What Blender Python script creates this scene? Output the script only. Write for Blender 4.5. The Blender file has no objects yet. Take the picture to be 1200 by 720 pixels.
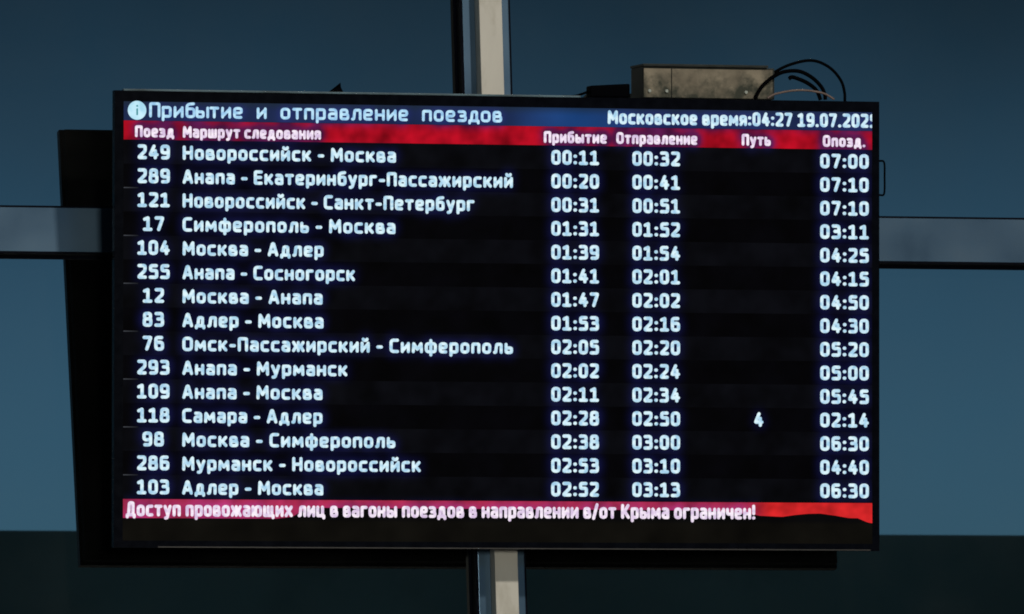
import bpy, bmesh, math, random
import numpy as np
from mathutils import Vector, Matrix, noise as mnoise

random.seed(7)
S = bpy.context.scene
C = S.collection

# ------------------------------------------------------------------ camera
# Units are metres.  Origin: middle of the display, on the plane of the
# window glass.  +X right, +Y into the building, +Z up.
CAM_POS = Vector((-4.59521, -17.19217, -2.52452))
YAW, PITCH, ROLL = 0.264674, 0.143511, -0.028591
cam_d = bpy.data.cameras.new("camera")
cam = bpy.data.objects.new("camera", cam_d)
C.objects.link(cam)
cam_d.sensor_fit = 'HORIZONTAL'
cam_d.sensor_width = 36.0
cam_d.lens = 36.0 * 13333.3 / 1200.0
cam_d.clip_start = 0.5
cam_d.clip_end = 600.0
_f = Vector((math.sin(YAW) * math.cos(PITCH), math.cos(YAW) * math.cos(PITCH), math.sin(PITCH)))
_r = Vector((math.cos(YAW), -math.sin(YAW), 0.0))
_u = _r.cross(_f)
_r2 = _r * math.cos(ROLL) + _u * math.sin(ROLL)
_u2 = -_r * math.sin(ROLL) + _u * math.cos(ROLL)
_m = Matrix((_r2, _u2, -_f)).transposed().to_4x4()
_m.translation = CAM_POS
cam.matrix_world = _m
cam_d.dof.use_dof = True
cam_d.dof.focus_distance = 17.0
cam_d.dof.aperture_fstop = 90.0
S.camera = cam

# ------------------------------------------------------------------ world
OFF = 1.6          # where the cloud pattern starts
W = bpy.data.worlds.new("World")
S.world = W
W.use_nodes = True
nt = W.node_tree
nt.nodes.clear()
def N(t, **k):
    n = nt.nodes.new(t)
    for a, b in k.items():
        setattr(n, a, b)
    return n
L = nt.links.new
out = N('ShaderNodeOutputWorld')
bg = N('ShaderNodeBackground')
bg.inputs['Strength'].default_value = 0.15
sky = N('ShaderNodeTexSky', sky_type='NISHITA')
sky.sun_disc = False
sky.sun_elevation = math.radians(5)
sky.sun_rotation = math.radians(20)
sky.ozone_density = 3.0
tc = N('ShaderNodeTexCoord')
sep = N('ShaderNodeSeparateXYZ')
L(tc.outputs['Generated'], sep.inputs[0])
nz = N('ShaderNodeTexNoise')
nz.inputs['Scale'].default_value = 9.0
nz.inputs['Detail'].default_value = 3.0
mpn = N('ShaderNodeMapping')
mpn.inputs['Location'].default_value = (OFF, 0.0, 0.0)
L(tc.outputs['Generated'], mpn.inputs[0])
L(mpn.outputs[0], nz.inputs['Vector'])
ma = N('ShaderNodeMath', operation='MULTIPLY_ADD')
ma.inputs[1].default_value = 0.055
L(nz.outputs['Fac'], ma.inputs[0])
L(sep.outputs['Z'], ma.inputs[2])
ramp = N('ShaderNodeValToRGB')
cr = ramp.color_ramp
cr.interpolation = 'EASE'
cr.elements[0].position = 0.149
cr.elements[0].color = (1, 1, 1, 1)
cr.elements[1].position = 0.209
cr.elements[1].color = (0.26, 0.23, 0.21, 1)
L(ma.outputs[0], ramp.inputs['Fac'])
mul = N('ShaderNodeMix', data_type='RGBA', blend_type='MULTIPLY')
mul.inputs['Factor'].default_value = 1.0
L(sky.outputs[0], mul.inputs['A'])
L(ramp.outputs['Color'], mul.inputs['B'])
tint = N('ShaderNodeMix', data_type='RGBA', blend_type='MULTIPLY')
tint.inputs['Factor'].default_value = 1.0
tint.inputs['B'].default_value = (0.45, 0.61, 0.76, 1)
L(mul.outputs['Result'], tint.inputs['A'])
L(tint.outputs['Result'], bg.inputs['Color'])
L(bg.outputs[0], out.inputs['Surface'])

# ------------------------------------------------------------------ floodlight
# the station floodlight, high up in front and a little to the right
ld = bpy.data.lights.new("station_floodlight", 'AREA')
ld.shape = 'SQUARE'
ld.size = 0.6
ld.energy = 1450.0
ld.color = (1.0, 0.90, 0.76)
lo = bpy.data.objects.new("station_floodlight", ld)
C.objects.link(lo)
lp = Vector((0.30, -1.0, 0.64)) * 12.0
lo.location = lp
lo.rotation_euler = (-lp).to_track_quat('-Z', 'Y').to_euler()
# an added, weaker fill light in front, below the display, lifting the shade
ld2 = bpy.data.lights.new("shade_fill_light", 'AREA')
ld2.shape = 'SQUARE'
ld2.size = 1.2
ld2.energy = 700.0
ld2.color = (1.0, 0.94, 0.78)
lo2 = bpy.data.objects.new("shade_fill_light", ld2)
C.objects.link(lo2)
lo2.location = (-1.7, -15.0, -1.2)
lo2.rotation_euler = (-Vector(lo2.location)).to_track_quat('-Z', 'Y').to_euler()

S.view_settings.view_transform = 'Standard'
S.view_settings.look = 'None'
S.view_settings.exposure = 0.0
S.view_settings.gamma = 1.0
S.view_settings.use_curve_mapping = False
S.cycles.max_bounces = 6
S.cycles.use_denoising = True
S.cycles.pixel_filter_type = 'BLACKMAN_HARRIS'
S.cycles.filter_width = 1.8

# ------------------------------------------------------------------ materials
def mat(name, base, rough=0.6, metal=0.0, spec=0.5, var=0.0, scale=30.0, dirt=None,
        bump=0.0, bump_scale=200.0, stretch=(1, 1, 1)):
    m = bpy.data.materials.new(name)
    m.use_nodes = True
    t = m.node_tree
    p = t.nodes['Principled BSDF']
    p.inputs['Roughness'].default_value = rough
    p.inputs['Metallic'].default_value = metal
    p.inputs['Specular IOR Level'].default_value = spec
    p.inputs['Base Color'].default_value = (*base, 1)
    co = t.nodes.new('ShaderNodeTexCoord')
    mp = t.nodes.new('ShaderNodeMapping')
    mp.inputs['Scale'].default_value = stretch
    t.links.new(co.outputs['Object'], mp.inputs[0])
    last = None
    if var > 0:
        n = t.nodes.new('ShaderNodeTexNoise')
        n.inputs['Scale'].default_value = scale
        n.inputs['Detail'].default_value = 5
        t.links.new(mp.outputs[0], n.inputs['Vector'])
        r = t.nodes.new('ShaderNodeValToRGB')
        r.color_ramp.elements[0].position = 0.32
        r.color_ramp.elements[1].position = 0.68
        r.color_ramp.elements[0].color = (*[c * (1 - var) for c in base], 1)
        r.color_ramp.elements[1].color = (*[min(1, c * (1 + var)) for c in base], 1)
        t.links.new(n.outputs['Fac'], r.inputs['Fac'])
        last = r.outputs['Color']
        rr = t.nodes.new('ShaderNodeMapRange')
        rr.inputs['To Min'].default_value = max(0.0, rough - 0.08)
        rr.inputs['To Max'].default_value = min(1.0, rough + 0.12)
        t.links.new(n.outputs['Fac'], rr.inputs['Value'])
        t.links.new(rr.outputs[0], p.inputs['Roughness'])
    if dirt:
        col, dscale, lo_, hi_ = dirt[:4]
        n2 = t.nodes.new('ShaderNodeTexNoise')
        n2.inputs['Scale'].default_value = dscale
        n2.inputs['Detail'].default_value = 8
        n2.inputs['Roughness'].default_value = 0.65
        t.links.new(mp.outputs[0], n2.inputs['Vector'])
        r2 = t.nodes.new('ShaderNodeMapRange')
        r2.inputs['From Min'].default_value = lo_
        r2.inputs['From Max'].default_value = hi_
        t.links.new(n2.outputs['Fac'], r2.inputs['Value'])
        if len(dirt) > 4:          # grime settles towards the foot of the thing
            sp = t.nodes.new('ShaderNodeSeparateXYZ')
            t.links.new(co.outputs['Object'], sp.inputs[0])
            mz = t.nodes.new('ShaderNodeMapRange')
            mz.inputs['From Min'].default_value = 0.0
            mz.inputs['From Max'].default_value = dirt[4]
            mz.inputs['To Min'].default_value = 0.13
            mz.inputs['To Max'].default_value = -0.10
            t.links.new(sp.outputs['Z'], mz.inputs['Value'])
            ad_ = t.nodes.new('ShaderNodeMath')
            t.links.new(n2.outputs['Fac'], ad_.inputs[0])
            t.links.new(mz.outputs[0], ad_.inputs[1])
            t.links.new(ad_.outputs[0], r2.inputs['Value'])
        mx = t.nodes.new('ShaderNodeMix')
        mx.data_type = 'RGBA'
        if last:
            t.links.new(last, mx.inputs['A'])
        else:
            mx.inputs['A'].default_value = (*base, 1)
        mx.inputs['B'].default_value = (*col, 1)
        t.links.new(r2.outputs[0], mx.inputs['Factor'])
        last = mx.outputs['Result']
    if last:
        t.links.new(last, p.inputs['Base Color'])
    if bump > 0:
        n3 = t.nodes.new('ShaderNodeTexNoise')
        n3.inputs['Scale'].default_value = bump_scale
        t.links.new(mp.outputs[0], n3.inputs['Vector'])
        b = t.nodes.new('ShaderNodeBump')
        b.inputs['Strength'].default_value = bump
        b.inputs['Distance'].default_value = 0.001
        t.links.new(n3.outputs['Fac'], b.inputs['Height'])
        t.links.new(b.outputs[0], p.inputs['Normal'])
    return m

M = {}
M['frame'] = mat('anodised_frame', (0.088, 0.155, 0.240), 0.21, 0.72, 0.3, var=0.10, scale=9,
                 stretch=(1, 1, 1), dirt=((0.062, 0.10, 0.145), 9, 0.45, 0.9))
M['gasket_and_shade'] = mat('rubber_gasket_and_shade', (0.0012, 0.0018, 0.005), 0.7, 0.0, 0.03)
M['cover'] = mat('beige_cover_metal', (0.37, 0.37, 0.35), 0.55, 0.0, 0.4, var=0.07, scale=22,
                 stretch=(1, 1, 0.35), dirt=((0.24, 0.235, 0.20), 26, 0.50, 0.78), bump=0.12)
M['black_plastic'] = mat('gloss_black_plastic', (0.0018, 0.0024, 0.0045), 0.24, 0.0, 0.02, var=0.2, scale=60)
M['matt_black'] = mat('matt_black_plastic', (0.002, 0.002, 0.0024), 0.6, 0.0, 0.04, var=0.2, scale=40)
M['edge_highlight'] = mat('edge_highlight_tone', (0.045, 0.080, 0.105), 0.45, 0.2, 0.3, var=0.5, scale=18, stretch=(1, 1, 1))
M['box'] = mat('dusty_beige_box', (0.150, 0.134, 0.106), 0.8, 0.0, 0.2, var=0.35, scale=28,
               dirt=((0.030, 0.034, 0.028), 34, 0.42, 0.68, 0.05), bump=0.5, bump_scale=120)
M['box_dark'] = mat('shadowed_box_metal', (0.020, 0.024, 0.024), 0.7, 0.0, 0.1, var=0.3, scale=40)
M['screw'] = mat('pale_screw', (0.22, 0.25, 0.24), 0.5, 0.3, 0.4)
M['cable'] = mat('black_cable', (0.0006, 0.0008, 0.0014), 0.6, 0.0, 0.01)
M['pink_cable'] = mat('dull_pink_cable', (0.10, 0.075, 0.07), 0.6, 0.0, 0.3, var=0.2, scale=80)
M['adapter'] = mat('adapter_plastic', (0.0004, 0.0006, 0.0014), 0.6, 0.0, 0.01)
M['steel'] = mat('bracket_steel', (0.03, 0.03, 0.032), 0.5, 0.6, 0.5, var=0.2)
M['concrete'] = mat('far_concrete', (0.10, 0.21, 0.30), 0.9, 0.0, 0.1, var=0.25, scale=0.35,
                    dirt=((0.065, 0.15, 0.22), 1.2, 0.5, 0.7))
M['paving'] = mat('platform_paving', (0.12, 0.12, 0.115), 0.9, 0.0, 0.2, var=0.2, scale=1.5)
M['window_dark'] = mat('far_window_glass', (0.01, 0.012, 0.015), 0.15, 0.0, 0.5)

def glass_mat():
    m = bpy.data.materials.new('mirror_coated_glass')
    m.use_nodes = True
    t = m.node_tree
    p = t.nodes['Principled BSDF']
    p.inputs['Metallic'].default_value = 1.0
    p.inputs['Roughness'].default_value = 0.004
    p.inputs['Base Color'].default_value = (0.40, 0.45, 0.47, 1)
    d = t.nodes.new('ShaderNodeBsdfDiffuse')
    d.inputs['Color'].default_value = (0.10, 0.11, 0.11, 1)
    co = t.nodes.new('ShaderNodeTexCoord')
    n = t.nodes.new('ShaderNodeTexNoise')
    n.inputs['Scale'].default_value = 5.5
    n.inputs['Detail'].default_value = 9
    n.inputs['Roughness'].default_value = 0.6
    t.links.new(co.outputs['Object'], n.inputs['Vector'])
    mr = t.nodes.new('ShaderNodeMapRange')
    mr.inputs['From Min'].default_value = 0.35
    mr.inputs['From Max'].default_value = 0.75
    mr.inputs['To Min'].default_value = 0.002
    mr.inputs['To Max'].default_value = 0.036
    t.links.new(n.outputs['Fac'], mr.inputs['Value'])
    mx = t.nodes.new('ShaderNodeMixShader')
    t.links.new(mr.outputs[0], mx.inputs['Fac'])
    t.links.new(p.outputs[0], mx.inputs[1])
    t.links.new(d.outputs[0], mx.inputs[2])
    t.links.new(mx.outputs[0], t.nodes['Material Output'].inputs['Surface'])
    return m
M['glass'] = glass_mat()

def display_mat():
    """lit display picture: colour per point comes from the picture data"""
    m = bpy.data.materials.new('lit_display_picture')
    m.use_nodes = True
    t = m.node_tree
    p = t.nodes['Principled BSDF']
    p.inputs['Base Color'].default_value = (0.001, 0.001, 0.0012, 1)
    p.inputs['Roughness'].default_value = 0.22
    p.inputs['Specular IOR Level'].default_value = 0.015
    a = t.nodes.new('ShaderNodeAttribute')
    a.attribute_name = 'picture'
    t.links.new(a.outputs['Color'], p.inputs['Emission Color'])
    p.inputs['Emission Strength'].default_value = 1.0
    return m
M['display'] = display_mat()

def letter_mat(name, dark, light, scale=110.0, seed=0.0):
    m = bpy.data.materials.new(name)
    m.use_nodes = True
    t = m.node_tree
    t.nodes.clear()
    o = t.nodes.new('ShaderNodeOutputMaterial')
    e = t.nodes.new('ShaderNodeEmission')
    co = t.nodes.new('ShaderNodeTexCoord')
    n = t.nodes.new('ShaderNodeTexNoise')
    n.inputs['Scale'].default_value = scale
    n.inputs['Detail'].default_value = 2
    t.links.new(co.outputs['Object'], n.inputs['Vector'])
    r = t.nodes.new('ShaderNodeValToRGB')
    r.color_ramp.elements[0].position = 0.36
    r.color_ramp.elements[1].position = 0.62
    r.color_ramp.elements[0].color = (*dark, 1)
    r.color_ramp.elements[1].color = (*light, 1)
    t.links.new(n.outputs['Fac'], r.inputs['Fac'])
    t.links.new(r.outputs['Color'], e.inputs['Color'])
    t.links.new(e.outputs[0], o.inputs['Surface'])
    return m
M['ink'] = letter_mat('lit_white_letters', (0.38, 0.64, 0.84), (0.74, 0.94, 1.0))
M['ink_title'] = letter_mat('lit_title_letters', (0.30, 0.56, 0.84), (0.55, 0.84, 1.0))
M['ink_head'] = letter_mat('lit_heading_letters', (0.70, 0.55, 0.78), (0.98, 0.88, 0.98))
M['ink_icon'] = letter_mat('lit_icon_disc', (0.40, 0.72, 0.88), (0.60, 0.88, 1.0), 60)
M['ink_dark'] = letter_mat('icon_letter', (0.05, 0.25, 0.30), (0.08, 0.32, 0.36))

# ------------------------------------------------------------------ helpers
def link(name, me, m=None, parent=None, loc=None):
    o = bpy.data.objects.new(name, me)
    C.objects.link(o)
    if m is not None:
        me.materials.append(m)
    if parent is not None:
        o.parent = parent
    if loc is not None:
        o.location = loc
    return o

def tag(o, label=None, cat=None, group=None, kind=None):
    if label: o['label'] = label
    if cat: o['category'] = cat
    if group: o['group'] = group
    if kind: o['kind'] = kind
    return o

def empty(name, loc, rot=(0, 0, 0)):
    o = bpy.data.objects.new(name, None)
    C.objects.link(o)
    o.location = loc
    o.rotation_euler = rot
    return o

def add_box(bm, x0, x1, y0, y1, z0, z1, bev=0.0, seg=2):
    vs = [bm.verts.new(v) for v in ((x0, y0, z0), (x1, y0, z0), (x1, y1, z0), (x0, y1, z0),
                                     (x0, y0, z1), (x1, y0, z1), (x1, y1, z1), (x0, y1, z1))]
    fs = [bm.faces.new([vs[i] for i in f]) for f in
          ((0, 3, 2, 1), (4, 5, 6, 7), (0, 1, 5, 4), (1, 2, 6, 5), (2, 3, 7, 6), (3, 0, 4, 7))]
    if bev > 0:
        es = list({e for f in fs for e in f.edges})
        bmesh.ops.bevel(bm, geom=es, offset=bev, segments=seg, affect='EDGES', profile=0.7)

def fin(bm, name, m, parent=None, loc=None, smooth=False):
    me = bpy.data.meshes.new(name)
    bmesh.ops.recalc_face_normals(bm, faces=bm.faces)
    bm.to_mesh(me)
    bm.free()
    if smooth:
        for p in me.polygons: p.use_smooth = True
    return link(name, me, m, parent, loc)

def box(name, m, parent, x0, x1, y0, y1, z0, z1, bev=0.0, seg=2):
    bm = bmesh.new()
    add_box(bm, x0, x1, y0, y1, z0, z1, bev, seg)
    return fin(bm, name, m, parent)

def catmull(pts, n=8):
    P = [Vector(p) for p in pts]
    P = [P[0] * 2 - P[1]] + P + [P[-1] * 2 - P[-2]]
    o = []
    for i in range(1, len(P) - 2):
        for k in range(n):
            t = k / n
            a, b, c, d = P[i - 1], P[i], P[i + 1], P[i + 2]
            o.append(0.5 * ((2 * b) + (c - a) * t + (2 * a - 5 * b + 4 * c - d) * t * t + (3 * b - a - 3 * c + d) * t ** 3))
    o.append(P[-2])
    return o

def tube(name, m, parent, pts, r, n=8, seg=10):
    path = catmull(pts, n)
    bm = bmesh.new()
    rings = []
    side = None
    for i, p in enumerate(path):
        d = (path[min(i + 1, len(path) - 1)] - path[max(i - 1, 0)]).normalized()
        if side is None:
            side = d.cross(Vector((0, 1, 0.01))).normalized()
        side = (side - d * side.dot(d)).normalized()
        up = d.cross(side)
        rings.append([bm.verts.new(p + side * r * math.cos(2 * math.pi * k / seg) + up * r * math.sin(2 * math.pi * k / seg)) for k in range(seg)])
    for a, b in zip(rings, rings[1:]):
        for k in range(seg):
            bm.faces.new((a[k], a[(k + 1) % seg], b[(k + 1) % seg], b[k]))
    bm.faces.new(rings[0]); bm.faces.new(rings[-1])
    return fin(bm, name, m, parent, smooth=True)

# ------------------------------------------------------------------ window wall
wall = empty('glazed_wall', (0, 0, -1.55))
tag(wall, 'dark mirror-glass window wall with grey aluminium frame behind the departures display', 'window wall')
ZB = 1.55   # wall-local z = world z + ZB
def wz(z): return z + ZB
MX0, MX1 = -0.0115, 0.0640            # mullion face
RZ0, RZ1 = 0.1250, 0.1947             # rail face
XL, XR, ZT = -2.35, 2.40, 1.60
G = 0.0045
def pane(x0, x1, z0, z1):
    o = box('glass_pane', M['glass'], wall, x0, x1, 0.0, 0.010, wz(z0), wz(z1))
    # black rubber gasket all round, standing just proud of the glass
    bm = bmesh.new()
    e = 0.0028
    add_box(bm, x0 - 0.003, x0 + e, -0.003, 0.012, wz(z0 - 0.003), wz(z1 + 0.003))
    add_box(bm, x1 - e, x1 + 0.003, -0.003, 0.012, wz(z0 - 0.003), wz(z1 + 0.003))
    add_box(bm, x0 + e, x1 - e, -0.0028, 0.012, wz(z0 - 0.003), wz(z0 + e))
    add_box(bm, x0 + e, x1 - e, -0.0028, 0.012, wz(z1 - e), wz(z1 + 0.003))
    fin(bm, 'gasket_and_shade', M['gasket_and_shade'], o)
    return o
pane(XL, MX0 - G, RZ1 + G, ZT)
pane(MX1 + G, XR, RZ1 + G, ZT)
pane(XL, MX0 - G, -1.52, RZ0 - G)
pane(MX1 + G, XR, -1.52, RZ0 - G)
box('mullion', M['frame'], wall, MX0, MX1, -0.032, 0.05, 0.0, wz(ZT + 0.04), 0.0012)
cov = box('cover_strip', M['cover'], wall, 0.0080, 0.0452, -0.062, -0.0322, 0.0, wz(ZT + 0.04), 0.0016)
tag(cov, 'beige metal strip running up the middle of the mullion')
for x0, x1 in ((XL, MX0 - 0.0015), (MX1 + 0.0015, XR)):
    rl = box('transom_rail', M['frame'], wall, x0, x1, -0.0305, 0.05, wz(RZ0), wz(RZ1), 0.0004, 1)
    box('gasket_and_shade', M['gasket_and_shade'], rl, x0, x1, -0.0290, -0.003, wz(RZ1) + 0.0002, wz(RZ1) + 0.0028)
    box('gasket_and_shade', M['gasket_and_shade'], rl, x0, x1, -0.0290, -0.003, wz(RZ0) - 0.0030, wz(RZ0) - 0.0002)  # black strip puts the shade of the rail's underside into colour
for x0, x1 in ((MX0 - 0.0032, MX0 - 0.0003), (MX1 + 0.0003, MX1 + 0.0032)):
    for a, b in ((0.03, wz(RZ0) - 0.004), (wz(RZ1) + 0.004, wz(ZT))):
        box('gasket_and_shade', M['gasket_and_shade'], wall, x0, x1, -0.0300, -0.0032, a, b)  # black strips stand in for shade on the mullion's sides
for x0, x1 in ((XL - 0.09, XL - 0.002), (XR + 0.002, XR + 0.09)):
    box('edge_post', M['frame'], wall, x0, x1, -0.032, 0.05, 0.0, wz(ZT + 0.04), 0.0012)
for x0, x1 in ((XL, MX0 - 0.0015), (MX1 + 0.0015, XR)):
    box('head_rail', M['frame'], wall, x0, x1, -0.03, 0.05, wz(ZT + 0.004), wz(ZT + 0.04), 0.0012)
    box('sill_rail', M['frame'], wall, x0, x1, -0.03, 0.05, 0.0, 0.026, 0.0012)

# ------------------------------------------------------------------ what the glass mirrors
bm = bmesh.new()
add_box(bm, -30, 60, -56, -40, -4.1, 4.84)
bld = fin(bm, 'opposite_building', M['concrete'])
tag(bld, kind='structure')
bm = bmesh.new()
for i in range(30):
    x = -28 + i * 3
    for z in (-3.2, -0.6, 2.0):
        add_box(bm, x, x + 1.6, -39.99, -39.9, z, z + 1.5)
me_w = fin(bm, 'window_glass', M['window_dark'], bld)
me_w['kind'] = 'stuff'
bm = bmesh.new()
bmesh.ops.create_grid(bm, x_segments=2, y_segments=2, size=200)
gr = fin(bm, 'ground', M['paving'], None, (0, 0, -4.12))
tag(gr, kind='structure')

# ------------------------------------------------------------------ display
TILT = 0.112121
TW, TH, TD = 1.24, 0.7102, 0.035
HX, HZ = TW / 2, TH / 2
zl = Vector((0, -math.sin(TILT), math.cos(TILT)))
tv = empty('departures_display', Vector((0, -0.165346, 0)) - zl * HZ, (TILT, 0, 0))
tag(tv, 'large black flat-screen display listing train arrivals and departures in white letters', 'display')
def tz(z): return z + HZ           # z measured from the middle of the display
SX0, SX1, SZ0, SZ1 = -0.6060, 0.6085, -0.3440, 0.3385

bm = bmesh.new()
add_box(bm, -HX, HX, 0.0005, 0.016, 0, tz(SZ0), 0.0)
add_box(bm, -HX, HX, 0.0005, 0.016, tz(SZ1), TH, 0.0)
add_box(bm, -HX, SX0, 0.0005, 0.016, tz(SZ0), tz(SZ1), 0.0)
add_box(bm, SX1, HX, 0.0005, 0.016, tz(SZ0), tz(SZ1), 0.0)
bmesh.ops.remove_doubles(bm, verts=bm.verts, dist=1e-5)
bmesh.ops.delete(bm, geom=[f for f in bm.faces if False], context='FACES')
fin(bm, 'bezel', M['black_plastic'], tv)
box('back_cover', M['matt_black'], tv, -HX + 0.004, HX - 0.004, 0.0165, TD, 0.004, TH - 0.004, 0.003)
bm = bmesh.new()
add_box(bm, -0.10, 0.16, TD + 0.001, TD + 0.006, 0.16, 0.56, 0.001)
bk = fin(bm, 'mounting_bracket', M['steel'], tv)
for zz in (0.20, 0.50):
    # arms reach back to the mullion (world y of mullion cover face = -0.062)
    yf = -0.165346 + (zz - HZ) * -math.sin(TILT)
    box('bracket_arm', M['steel'], bk, 0.012, 0.041, TD + 0.0065, (-0.0625 - yf) / math.cos(TILT) - 0.002, zz, zz + 0.03, 0.001)
box('lower_edge_highlight', M['steel'], tv, -0.55, 0.605, -0.0006, 0.0004, 0.0005, 0.0022)  # highlight along the bottom edge, put in as a thin strip
bm = bmesh.new()
add_box(bm, -0.606, 0.13, -0.0012, 0.010, TH - 0.0006, TH + 0.0024, 0.0006)
t_ = fin(bm, 'top_edge_highlight', M['edge_highlight'], tv)  # the top edge's highlight, painted as a pale strip
tag(t_, 'pale strip standing in for the highlight on the top edge')
hb = tube('side_hook', M['cable'], tv, [(0.617, 0.022, tz(0.262)), (0.627, 0.022, tz(0.2625)), (0.6345, 0.022, tz(0.260)),
                                        (0.6352, 0.022, tz(0.238)), (0.6345, 0.022, tz(0.211)), (0.627, 0.022, tz(0.2085)), (0.617, 0.022, tz(0.209))], 0.0016, 6)
tag(hb, 'thin black wire hook on the right edge')

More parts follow.
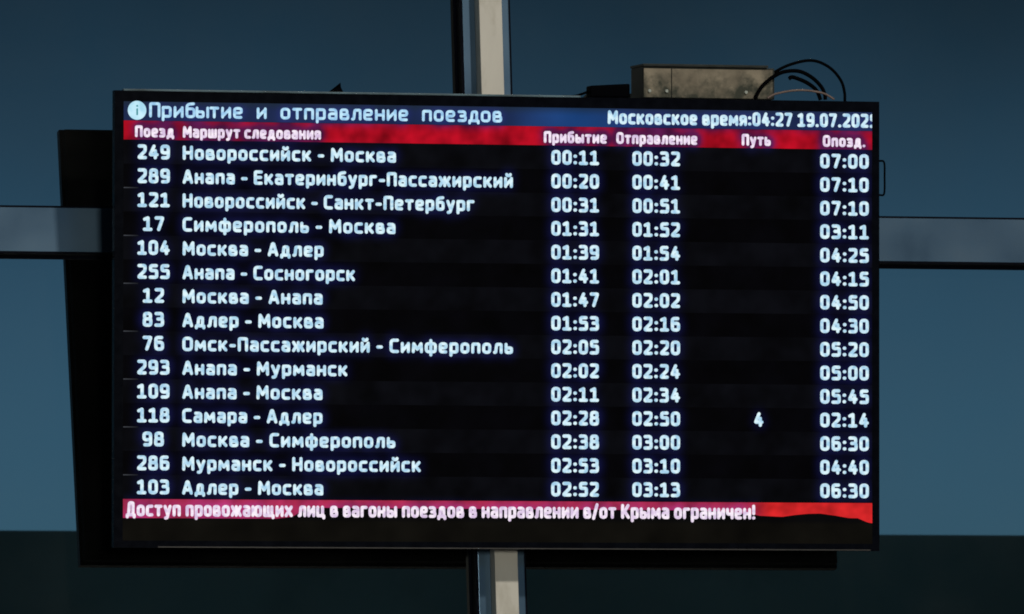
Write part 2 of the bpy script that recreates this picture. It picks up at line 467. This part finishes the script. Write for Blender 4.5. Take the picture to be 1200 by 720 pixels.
# ---- lettering: stroke glyphs, one mesh per string
def q(*p, r=1.1, c=False): return (list(p), r, c)
GL = {
 'а': (3.0, [q((0.3,4.3),(3,4.3),(3,0)), q((3,2.4),(0,2.4),(0,0),(3,0))]),
 'б': (3.2, [q((0,0),(3.2,0),(3.2,3.8),(0,3.8),c=True), q((0,2),(0,5.9),(3,6.2),r=1.6)]),
 'в': (3.1, [q((0,2.2),(0,4.3),(2.7,4.3),(2.7,2.2),r=.8), q((0,2.2),(3.1,2.2),(3.1,0),(0,0),(0,2.4),r=.7)]),
 'г': (2.6, [q((0,0),(0,4.3),(2.6,4.3),r=.1)]),
 'д': (3.9, [q((.8,0),(1.2,4.3),(3.2,4.3),(3.2,0),r=.5), q((0,-1.1),(0,0),(3.9,0),(3.9,-1.1),r=.1)]),
 'е': (3.1, [q((0,2.1),(3.1,2.1),(3.1,4.3),(0,4.3),(0,0),(2.9,0))]),
 'ж': (5.0, [q((0,4.3),(1.3,2.2),(0,0),r=.2), q((5,4.3),(3.7,2.2),(5,0),r=.2), q((1.3,2.2),(3.7,2.2)), q((2.5,4.3),(2.5,0))]),
 'з': (2.9, [q((0,4.3),(2.7,4.3),(2.7,2.2),(.9,2.2),r=.8), q((1.2,2.2),(2.9,2.2),(2.9,0),(0,0),r=.8)]),
 'и': (3.2, [q((0,4.3),(0,0)), q((0,.4),(3.2,3.9)), q((3.2,4.3),(3.2,0))]),
 'й': (3.2, [q((0,4.3),(0,0)), q((0,.4),(3.2,3.9)), q((3.2,4.3),(3.2,0)), q((.6,6.4),(.9,5.8),(2.3,5.8),(2.6,6.4),r=.3)]),
 'к': (3.1, [q((0,4.3),(0,0)), q((0,2.2),(1.2,2.2)), q((3,4.3),(1.2,2.2),(3.1,0),r=.1)]),
 'л': (3.5, [q((0,0),(.6,0),(1.1,4.3),(3.5,4.3),(3.5,0),r=.4)]),
 'м': (4.3, [q((0,0),(.2,4.3),(2.15,1.2),(4.1,4.3),(4.3,0),r=.1)]),
 'н': (3.2, [q((0,4.3),(0,0)), q((3.2,4.3),(3.2,0)), q((0,2.15),(3.2,2.15))]),
 'о': (3.2, [q((0,0),(3.2,0),(3.2,4.3),(0,4.3),c=True,r=1.3)]),
 'п': (3.2, [q((0,0),(0,4.3),(3.2,4.3),(3.2,0),r=.5)]),
 'р': (3.2, [q((0,0),(3.2,0),(3.2,4.3),(0,4.3),c=True,r=.9), q((0,4.3),(0,-1.7))]),
 'с': (2.9, [q((2.9,4.3),(0,4.3),(0,0),(2.9,0),r=1.2)]),
 'т': (3.2, [q((0,4.3),(3.2,4.3)), q((1.6,4.3),(1.6,0))]),
 'у': (3.2, [q((0,4.3),(1.7,.2),r=.1), q((3.2,4.3),(1.3,-1.5),(.3,-1.6),r=.5)]),
 'ф': (4.8, [q((0,0),(4.8,0),(4.8,4.3),(0,4.3),c=True,r=1.3), q((2.4,6),(2.4,-1.7))]),
 'х': (3.3, [q((0,4.3),(3.3,0)), q((3.3,4.3),(0,0))]),
 'ц': (3.8, [q((0,4.3),(0,0),(3.8,0),(3.8,-1.1),r=.1), q((3,4.3),(3,0))]),
 'ч': (3.0, [q((0,4.3),(0,1.9),(3,1.9),r=.8), q((3,4.3),(3,0))]),
 'ш': (4.8, [q((0,4.3),(0,0),(4.8,0),(4.8,4.3),r=.1), q((2.4,4.3),(2.4,0))]),
 'щ': (5.4, [q((0,4.3),(0,0),(5.4,0),(5.4,-1.1),r=.1), q((2.3,4.3),(2.3,0)), q((4.6,4.3),(4.6,0))]),
 'ы': (4.8, [q((0,4.3),(0,0),(2.8,0),(2.8,2.4),(0,2.4),r=.7), q((4.8,4.3),(4.8,0))]),
 'ь': (2.9, [q((0,4.3),(0,0),(2.9,0),(2.9,2.4),(0,2.4),r=.7)]),
 'ю': (4.8, [q((0,4.3),(0,0)), q((0,2.15),(1.7,2.15)), q((1.7,0),(4.8,0),(4.8,4.3),(1.7,4.3),c=True,r=1.2)]),
 'я': (3.0, [q((3,0),(3,4.3),(0,4.3),(0,2),(3,2),r=.8), q((1.2,2),(0,0))]),
 'А': (4.0, [q((0,0),(1.7,6),(2.3,6),(4,0),r=.3), q((.6,1.7),(3.4,1.7))]),
 'Д': (4.4, [q((.9,0),(1.4,6),(3.6,6),(3.6,0),r=.5), q((0,-1.1),(0,0),(4.4,0),(4.4,-1.1),r=.1)]),
 'Е': (3.2, [q((3.2,6),(0,6),(0,0),(3.2,0),r=.3), q((0,3.1),(2.9,3.1))]),
 'К': (3.7, [q((0,6),(0,0)), q((0,3),(1.3,3)), q((3.5,6),(1.3,3),(3.7,0),r=.1)]),
 'М': (4.8, [q((0,0),(.2,6),(2.4,1.8),(4.6,6),(4.8,0),r=.1)]),
 'Н': (3.8, [q((0,6),(0,0)), q((3.8,6),(3.8,0)), q((0,3),(3.8,3))]),
 'О': (3.9, [q((0,0),(3.9,0),(3.9,6),(0,6),c=True,r=1.5)]),
 'П': (3.8, [q((0,0),(0,6),(3.8,6),(3.8,0),r=.4)]),
 'С': (3.4, [q((3.4,6),(0,6),(0,0),(3.4,0),r=1.5)]),
 '0': (3.3, [q((0,0),(3.3,0),(3.3,6),(0,6),c=True,r=1.4)]),
 '1': (3.3, [q((.1,5.2),(1.8,6),(1.8,0),r=.1), q((0,0),(3.3,0))]),
 '2': (3.3, [q((.1,6),(3.2,6),(3.2,3.5),(.1,.4),(.1,0),(3.3,0),r=.6)]),
 '3': (3.3, [q((.1,6),(3.1,6),(3.1,3.2),(1,3.2),r=.9), q((1.4,3.2),(3.3,3.2),(3.3,0),(0,0),r=.9)]),
 '4': (3.5, [q((1.9,6),(0,1.6),(3.5,1.6),r=.2), q((2.6,3.6),(2.6,0))]),
 '5': (3.3, [q((3.1,6),(.2,6),(.2,3.5),(3.3,3.5),(3.3,0),(0,0),r=.7)]),
 '6': (3.3, [q((2.9,6),(0,6),(0,0),(3.3,0),(3.3,3.5),(0,3.5),r=1.1)]),
 '7': (3.3, [q((0,6),(3.3,6),(1.3,0),r=.2)]),
 '8': (3.3, [q((.2,3.2),(3.1,3.2),(3.1,6),(.2,6),c=True,r=.9), q((0,0),(3.3,0),(3.3,3.2),(0,3.2),c=True,r=.9)]),
 '9': (3.3, [q((.4,0),(3.3,0),(3.3,6),(0,6),(0,2.6),(3.3,2.6),r=1.1)]),
 ':': (0.3, [q((0,.3),(.3,.3)), q((0,3.7),(.3,3.7))]),
 '.': (0.3, [q((0,0),(.3,0))]),
 '-': (1.9, [q((0,2.3),(1.9,2.3))]),
 '/': (2.2, [q((0,-.6),(2.2,6.3))]),
 '!': (0.2, [q((.1,6),(.1,2.2)), q((0,0),(.2,0))]),
 'i': (0.2, [q((.1,3.6),(.1,0)), q((0,5.8),(.2,5.8))]),
}
GAP, SPACE = 0.85, 2.5

def rounded(pts, r, closed):
    P = [np.array(p, float) for p in pts]
    n = len(P); o = []
    for i in range(n):
        if not closed and i in (0, n - 1):
            o.append(P[i]); continue
        a, b, c = P[i - 1], P[i], P[(i + 1) % n]
        la, lc = np.linalg.norm(a - b), np.linalg.norm(c - b)
        rr = min(r, la * .49, lc * .49)
        s, e = b + (a - b) / la * rr, b + (c - b) / lc * rr
        for t in (0, .25, .5, .75, 1):
            o.append((1 - t) ** 2 * s + 2 * t * (1 - t) * b + t * t * e)
    return o

COVER = []          # sampled stroke points (x, z, weight) for the glow painted around the letters
def text(name, s, x0, x1, z0, cap, stroke=1.3, m='ink', parent=None, mono=None, clip=None, y=-0.0004, glow=1.0):
    """z0 baseline, cap = outer cap height; string fitted between x0 and x1"""
    u = cap / (6.0 + stroke)
    hw = stroke * u / 2
    adv = []; x = 0.0
    for ch in s:
        if mono:
            wd = 0 if ch == ' ' else GL[ch][0]
            adv.append(x + (mono - wd - stroke) / 2 if ch != ' ' else x); x += mono
        elif ch == ' ':
            adv.append(x); x += SPACE
        else:
            adv.append(x); x += GL[ch][0] + stroke + GAP
    if mono:
        tot = x - 0.3; first = 0
    else:
        tot = x - GAP
    total_path = tot - stroke
    sx = (x1 - x0 - 2 * hw) / total_path if x1 is not None else u
    V = []; F = []
    def quad(a, b):
        d = b - a; l = np.linalg.norm(d)
        if l < 1e-7: return
        nrm = np.array([-d[1], d[0]]) / l * hw
        k = len(V)
        V.extend([a + nrm, a - nrm, b - nrm, b + nrm]); F.append((k, k + 1, k + 2, k + 3))
    def disc(a, n=8):
        k = len(V)
        for i in range(n):
            t = 2 * math.pi * (i + .5) / n
            V.append(a + hw * np.array([math.cos(t), math.sin(t)]))
        F.append(tuple(range(k, k + n)))
    for ch, ax in zip(s, adv):
        if ch == ' ': continue
        for pts, r, c in GL[ch][1]:
            pp = rounded(pts, r, c)
            pp = [np.array([x0 + hw + (ax + p[0]) * sx, z0 + hw + p[1] * u]) for p in pp]
            if c: pp.append(pp[0])
            for a, b in zip(pp, pp[1:]): quad(a, b)
            for a in pp[1:-1]: disc(a, 6)
            if len(pts) > 1:
                disc(pp[0], 8); disc(pp[-1], 8)
            for a in pp: COVER.append((a[0], a[1], glow))
    if clip is not None:
        V = [np.array([min(v[0], clip), v[1]]) for v in V]
    me = bpy.data.meshes.new(name)
    me.from_pydata([(v[0], y, tz(v[1])) for v in V], [], F)
    me.update()
    return link(name, me, M[m], parent)

screen_me_holder = bpy.data.meshes.new('screen')
screen = link('screen', screen_me_holder, M['display'], tv)

ROWS = [
 ('249', 'Новороссийск - Москва', -169.1, '00:11', '00:32', '', '07:00'),
 ('289', 'Анапа - Екатеринбург-Пассажирский', 20.1, '00:20', '00:41', '', '07:10'),
 ('121', 'Новороссийск - Санкт-Петербург', -42.1, '00:31', '00:51', '', '07:10'),
 ('17', 'Симферополь - Москва', -169.8, '01:31', '01:52', '', '03:11'),
 ('104', 'Москва - Адлер', -285.5, '01:39', '01:54', '', '04:25'),
 ('255', 'Анапа - Сосногорск', -234.9, '01:41', '02:01', '', '04:15'),
 ('12', 'Москва - Анапа', -287.0, '01:47', '02:02', '', '04:50'),
 ('83', 'Адлер - Москва', -285.5, '01:53', '02:16', '', '04:30'),
 ('76', 'Омск-Пассажирский - Симферополь', 20.5, '02:05', '02:20', '', '05:20'),
 ('293', 'Анапа - Мурманск', -247.0, '02:02', '02:24', '', '05:00'),
 ('109', 'Анапа - Москва', -287.0, '02:11', '02:34', '', '05:45'),
 ('118', 'Самара - Адлер', -287.0, '02:28', '02:50', '4', '02:14'),
 ('98', 'Москва - Симферополь', -169.5, '02:38', '03:00', '', '06:30'),
 ('286', 'Мурманск - Новороссийск', -128.6, '02:53', '03:10', '', '04:40'),
 ('103', 'Адлер - Москва', -285.5, '02:52', '03:13', '', '06:30'),
]
Z1, PITCH_Z = 0.2483, 0.03718
CAP = 0.0232
UNIT = CAP / 7.35
for i, (num, route, rx, arr, dep, trk, late) in enumerate(ROWS):
    zb = Z1 - PITCH_Z * i
    wn = 0.0519 if len(num) == 3 else 0.0343
    text('train_number', num, -0.5579 - wn / 2, -0.5579 + wn / 2, zb, CAP, 1.78, parent=screen)
    text('route_name', route, -0.5116, rx / 1000, zb - 0.0002, CAP * 0.97, 1.72, parent=screen)
    text('arrival_time', arr, 0.0825, 0.1602, zb + 0.0002, CAP, 1.78, parent=screen)
    text('departure_time', dep, 0.2145, 0.2925, zb + 0.0002, CAP, 1.78, parent=screen)
    text('delay_time', late, 0.5222, 0.6023, zb + 0.0002, CAP, 1.78, parent=screen)
    if trk:
        text('track_number', trk, 0.4135, 0.4290, zb + 0.0002, CAP, 1.78, parent=screen)
text('title_text', 'Прибытие и отправление поездов', -0.5655, 0.0030, 0.3134, 0.0238, 1.38, 'ink_title', screen, mono=5.3)
text('clock_text', 'Московское время:04:27 19.07.2025', 0.1741, 0.6170, 0.3134, 0.0222, 1.75, 'ink', screen, clip=SX1 - 0.0008)
for s, a, b in (('Поезд', -.5879, -.5253), ('Маршрут следования', -.5116, -.2901), ('Прибытие', .0700, .1727),
                ('Отправление', .1880, .3205), ('Путь', .3932, .4408), ('Опозд.', .5264, .5967)):
    text('column_heading', s, a, b, 0.2825, 0.0186, 1.85, 'ink_head', screen, y=-0.0010)
text('ticker_text', 'Доступ провожающих лиц в вагоны поездов в направлении в/от Крыма ограничен!',
     -0.6017, 0.4155, -0.3065, 0.0235, 1.65, 'ink_head', screen, y=-0.0010)

# icon: a round lit disc with the letter i
bm = bmesh.new()
bmesh.ops.create_circle(bm, cap_ends=True, segments=32, radius=0.0148)
bmesh.ops.rotate(bm, verts=bm.verts, cent=(0, 0, 0), matrix=Matrix.Rotation(math.radians(90), 3, 'X'))
bmesh.ops.translate(bm, verts=bm.verts, vec=(-0.5845, -0.0004, tz(0.3243)))
ic = fin(bm, 'information_icon', M['ink_icon'], screen)
text('icon_letter', 'i', -0.5862, -0.5828, 0.3165, 0.0165, 1.2, 'ink_dark', screen, y=-0.0012, glow=0)

# ---- the display picture behind the letters, with their glow painted in
cv = np.array(COVER)
CS = 0.002
nx, nz_ = int((SX1 - SX0 + .1) / CS), int((SZ1 - SZ0 + .1) / CS)
cov_img = np.zeros((nz_, nx))
np.add.at(cov_img, (np.clip(((cv[:, 1] - SZ0 + .05) / CS).astype(int), 0, nz_ - 1),
                    np.clip(((cv[:, 0] - SX0 + .05) / CS).astype(int), 0, nx - 1)), cv[:, 2])
cov_img = np.minimum(cov_img, 1.0)
def blur(a, s):
    k = int(3 * s); g = np.exp(-np.arange(-k, k + 1) ** 2 / (2 * s * s)); g /= g.sum()
    a = np.apply_along_axis(lambda v: np.convolve(v, g, 'same'), 0, a)
    return np.apply_along_axis(lambda v: np.convolve(v, g, 'same'), 1, a)
halo_img = blur(cov_img, 3.2)
halo_img = np.clip(halo_img / np.percentile(halo_img[halo_img > .02], 85), 0, 1)
def halo(x, z):
    fx = np.clip((x - SX0 + .05) / CS - .5, 0, nx - 2); fz = np.clip((z - SZ0 + .05) / CS - .5, 0, nz_ - 2)
    ix, iz = fx.astype(int), fz.astype(int); fx -= ix; fz -= iz
    A = halo_img
    return (A[iz, ix] * (1 - fx) + A[iz, ix + 1] * fx) * (1 - fz) + (A[iz + 1, ix] * (1 - fx) + A[iz + 1, ix + 1] * fx) * fz
def mottle(x, z, f, seed):
    return np.array([mnoise.fractal(Vector((a * f, seed, b * f)), 0.8, 2.0, 3) for a, b in zip(x, z)])
def sheet(name, x0, x1, z0, z1, cell, colour, y, parent, bottom=None, me=None):
    nxx = max(2, int(round((x1 - x0) / cell)) + 1); nzz = max(2, int(round((z1 - z0) / cell)) + 1)
    X, Tt = np.meshgrid(np.linspace(x0, x1, nxx), np.linspace(0, 1, nzz))
    zb = z0 + np.zeros_like(X) if bottom is None else np.interp(X, bottom[0], bottom[1])
    Z = zb + (z1 - zb) * Tt
    x, z = X.ravel(), Z.ravel()
    i = np.arange(nxx * nzz).reshape(nzz, nxx)
    F = np.stack([i[:-1, :-1], i[:-1, 1:], i[1:, 1:], i[1:, :-1]], -1).reshape(-1, 4)
    if me is None: me = bpy.data.meshes.new(name)
    me.from_pydata(np.stack([x, np.full_like(x, y), z + HZ], -1).tolist(), [], F.tolist())
    a = me.attributes.new('picture', 'FLOAT_COLOR', 'POINT')
    col = np.ones((len(x), 4)); col[:, :3] = np.clip(colour(x, z), 0, None)
    a.data.foreach_set('color', col.ravel().astype(np.float32))
    me.update()
    return me

def lerp(a, b, t):
    return np.asarray(a)[None, :] * (1 - t[:, None]) + np.asarray(b)[None, :] * t[:, None]
NAVY = (0.004, 0.005, 0.040)
def base_col(x, z):
    m = mottle(x, z, 14, 3.1)
    c = np.tile(np.array([[0.0020, 0.0020, 0.0022]]), (len(x), 1)) * (1 + 0.5 * m[:, None])
    low = (z < -0.31).astype(float)
    return c * (1 + low[:, None] * np.array([[0.9, 0.7, 0.1]]))
sheet('screen', SX0, SX1, SZ0, SZ1, 0.006, base_col, 0.0010, None, me=screen_me_holder)
for i in range(15):
    zt = Z1 + 0.0301 - PITCH_Z * i
    zb_ = zt - PITCH_Z
    if i == 14: zb_ = -0.279
    if i == 0: zt = 0.2786
    odd = (i // 1) % 2
    def rc(x, z, odd=odd, i=i):
        h = halo(x, z) ** 0.8
        m = mottle(x, z, 20, i * 1.7)
        b = np.array([0.0018, 0.0020, 0.0032]) if odd == 0 else np.array([0.0006, 0.0006, 0.0012])
        c = np.tile(b[None, :], (len(x), 1)) * (1 + 0.7 * m[:, None])
        return lerp((0, 0, 0), NAVY, h) + c
    me = sheet('table_row', SX0 + .0004, SX1 - .0004, zb_ + 0.0001, zt - 0.0001, 0.0045, rc, 0.0006, screen)
    link('table_row', me, M['display'], screen)
for i in range(1, 15, 2):
    zt = Z1 + 0.0301 - PITCH_Z * (i + 1)
    if i == 0: continue
    me = sheet('row_divider', SX0 + 0.0005, SX0 + 0.024, zt - 0.0008, zt + 0.0008, 0.003,
               lambda x, z: np.tile(np.array([[0.05, 0.055, 0.065]]), (len(x), 1)) * (1 - (x[:, None] - SX0) / 0.03), 0.0001, screen)
    link('row_divider', me, M['display'], screen)

def title_col(x, z):
    m = mottle(x, z, 9, 8.0)
    t = np.clip((x - 0.0) / 0.12, 0, 1) * np.clip(1 - (x - 0.13) / 0.12, 0, 1)
    c = lerp((0.012, 0.022, 0.070), (0.010, 0.050, 0.185), t) * (1 + 0.35 * m[:, None])
    top = np.clip((z - 0.327) / 0.010, 0, 1)[:, None]
    c = c * (1 - 0.65 * top) + np.array([[0.012, 0.022, 0.030]]) * top * .7
    return c + lerp((0, 0, 0), (0.004, 0.004, 0.06), halo(x, z))
me = sheet('title_bar', SX0 + .0004, SX1 - .0004, 0.3087, SZ1 - 0.0004, 0.004, title_col, 0.0006, screen)
link('title_bar', me, M['display'], screen)
def head_col(x, z):
    m = mottle(x, z, 30, 5.0)
    h = np.clip(halo(x, z) * 2.2, 0, 1) ** 0.8
    c = lerp((0.38, 0.003, 0.013), (0.085, 0.008, 0.060), h) * (1 + 0.55 * m[:, None])
    return c
me = sheet('heading_bar', SX0 + .0004, SX1 - .0004, 0.2788, 0.3083, 0.0035, head_col, 0.0004, screen)
hbj = link('heading_bar', me, M['display'], screen)
tag(hbj, 'red bar behind the column headings')
def tick_col(x, z):
    m = mottle(x, z, 30, 6.0)
    h = halo(x, z) ** 0.7
    r = np.clip((x - 0.40) / 0.04, 0, 1)
    c = lerp((0.33, 0.018, 0.042), (0.62, 0.018, 0.020), r)
    c = c * (1 - h[:, None] * (1 - r[:, None])) + lerp((0, 0, 0), (0.36, 0.03, 0.15), h) * (1 - r[:, None])
    return c * (1 + 0.45 * m[:, None])
bx = [-.606, -.36, -.335, -.31, .30, .36, .416, .423, .460, .481, .502, .523, .549, .570, .584, .600, .6085]
bz = [-.309, -.309, -.306, -.2915, -.2925, -.294, -.299, -.3005, -.302, -.299, -.297, -.2965, -.300, -.3035, -.3035, -.310, -.3115]
me = sheet('ticker_bar', SX0 + .0004, SX1 - .0004, -0.3115, -0.2796, 0.003, tick_col, 0.0004, screen, bottom=(bx, bz))
tk = link('ticker_bar', me, M['display'], screen)
tag(tk, 'red bar under the table with a ragged lower edge')

# ------------------------------------------------------------------ things on top of the display
def on_tv(x, y, z):        # display-local (z from its middle) to world
    return tv.matrix_basis @ Vector((x, y, tz(z)))
def rest(name, x, y, z, rot=0.0):
    return empty(name, on_tv(x, y, z), (TILT, 0, rot))

# dusty beige junction box (its own frame: origin at the middle of its base)
jb = rest('junction_box', 0.343, 0.0, 0.3554)
tag(jb, 'dusty beige metal junction box lying on top of the display, left of the cables', 'junction box')
bw, bh, bd = 0.108, 0.0505, 0.082
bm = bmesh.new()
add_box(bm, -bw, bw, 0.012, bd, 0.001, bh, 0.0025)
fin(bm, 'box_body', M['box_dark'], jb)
bm = bmesh.new()
add_box(bm, -bw + 0.001, -0.0625, 0.0095, 0.0118, 0.002, bh - 0.003, 0.0006)
fin(bm, 'front_panel', M['box'], jb)
bm = bmesh.new()
add_box(bm, -0.0610, bw - 0.004, 0.0095, 0.0118, 0.002, bh - 0.003, 0.0006)
fin(bm, 'front_panel', M['box'], jb)
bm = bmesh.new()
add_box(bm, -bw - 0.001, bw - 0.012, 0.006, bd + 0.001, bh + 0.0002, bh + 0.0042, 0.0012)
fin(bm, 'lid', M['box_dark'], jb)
for sx in (-0.098, -0.070, 0.06):
    bm = bmesh.new()
    bmesh.ops.create_cone(bm, cap_ends=True, segments=10, radius1=0.003, radius2=0.0025, depth=0.003)
    bmesh.ops.rotate(bm, verts=bm.verts, cent=(0, 0, 0), matrix=Matrix.Rotation(math.radians(90), 3, 'X'))
    bmesh.ops.translate(bm, verts=bm.verts, vec=(sx, 0.0085, 0.012))
    fin(bm, 'screw', M['screw'], jb)

ad = rest('power_adapter', 0.178, 0.0, 0.3554)
tag(ad, 'flat black power adapter lying on the display, left of the beige box', 'adapter')
bm = bmesh.new()
add_box(bm, -0.031, 0.034, 0.004, 0.030, 0.0004, 0.0205, 0.004, 3)
for v in bm.verts:
    v.co.z *= 1.0 + (v.co.x) * 3.0 if v.co.z > 0.01 else 1.0
fin(bm, 'adapter_body', M['adapter'], ad)
tube('plug_lead', M['cable'], ad, [(-0.030, 0.017, 0.010), (-0.040, 0.020, 0.006), (-0.052, 0.028, 0.0025), (-0.07, 0.033, 0.0025)], 0.002, 6)

sc_ = rest('plastic_scrap', -0.267, 0.006, 0.3554)
tag(sc_, 'small dark crumpled scrap lying on the top edge, left of the middle', 'scrap')
bm = bmesh.new()
P = [(-0.017, 0, 0), (-0.004, -0.003, 0.0045), (0.006, 0.001, 0.009), (0.0105, 0.002, 0.0175), (0.0115, 0.003, 0.010),
     (0.016, 0, 0), (0.010, 0.012, 0), (-0.006, 0.013, 0.003)]
vs = [bm.verts.new(p) for p in P]
for f in ((0, 1, 5), (1, 2, 5), (2, 4, 5), (2, 3, 4), (5, 4, 6), (4, 3, 6), (3, 2, 7), (3, 7, 6), (2, 1, 7), (1, 0, 7), (0, 5, 6, 7)):
    bm.faces.new([vs[i] for i in f])
fin(bm, 'scrap_sheet', M['adapter'], sc_)

def cable(label, pts, r, m, y):
    base = on_tv(pts[0][0], y, 0.3554)
    o = empty('cable', base, (TILT, 0, 0))
    x0 = pts[0][0]
    t = tube('cable_sheath', m, o, [(p[0] - x0, (p[2] if len(p) > 2 else 0.0), p[1] - 0.3554) for p in pts], r, 8)
    tag(o, label, 'cable', 'cables looping up from the top edge of the display')
    return o
cable('tallest black cable, arching high to the far right of the beige box',
      [(.431, .357), (.433, .372), (.440, .390), (.456, .402), (.478, .4125), (.506, .4195), (.527, .4175), (.548, .406), (.563, .388), (.5685, .370), (.569, .356)], 0.0024, M['cable'], 0.020)
cable('middle black cable, arching across the right end of the beige box',
      [(.417, .357), (.421, .366), (.430, .379), (.447, .3925), (.465, .4005), (.489, .4015), (.510, .392), (.525, .378), (.531, .366), (.532, .357)], 0.0031, M['cable'], 0.004)
cable('short black cable end bent over inside the two taller loops',
      [(.474, .390), (.480, .3925), (.497, .387), (.510, .380), (.520, .371), (.526, .357)], 0.0032, M['cable'], 0.010)
cable('dull pink cable lying in a low arc under the black loops',
      [(.436, .358), (.448, .3645), (.470, .3695), (.490, .3715), (.509, .3705), (.530, .3665), (.546, .358)], 0.0017, M['pink_cable'], 0.002)
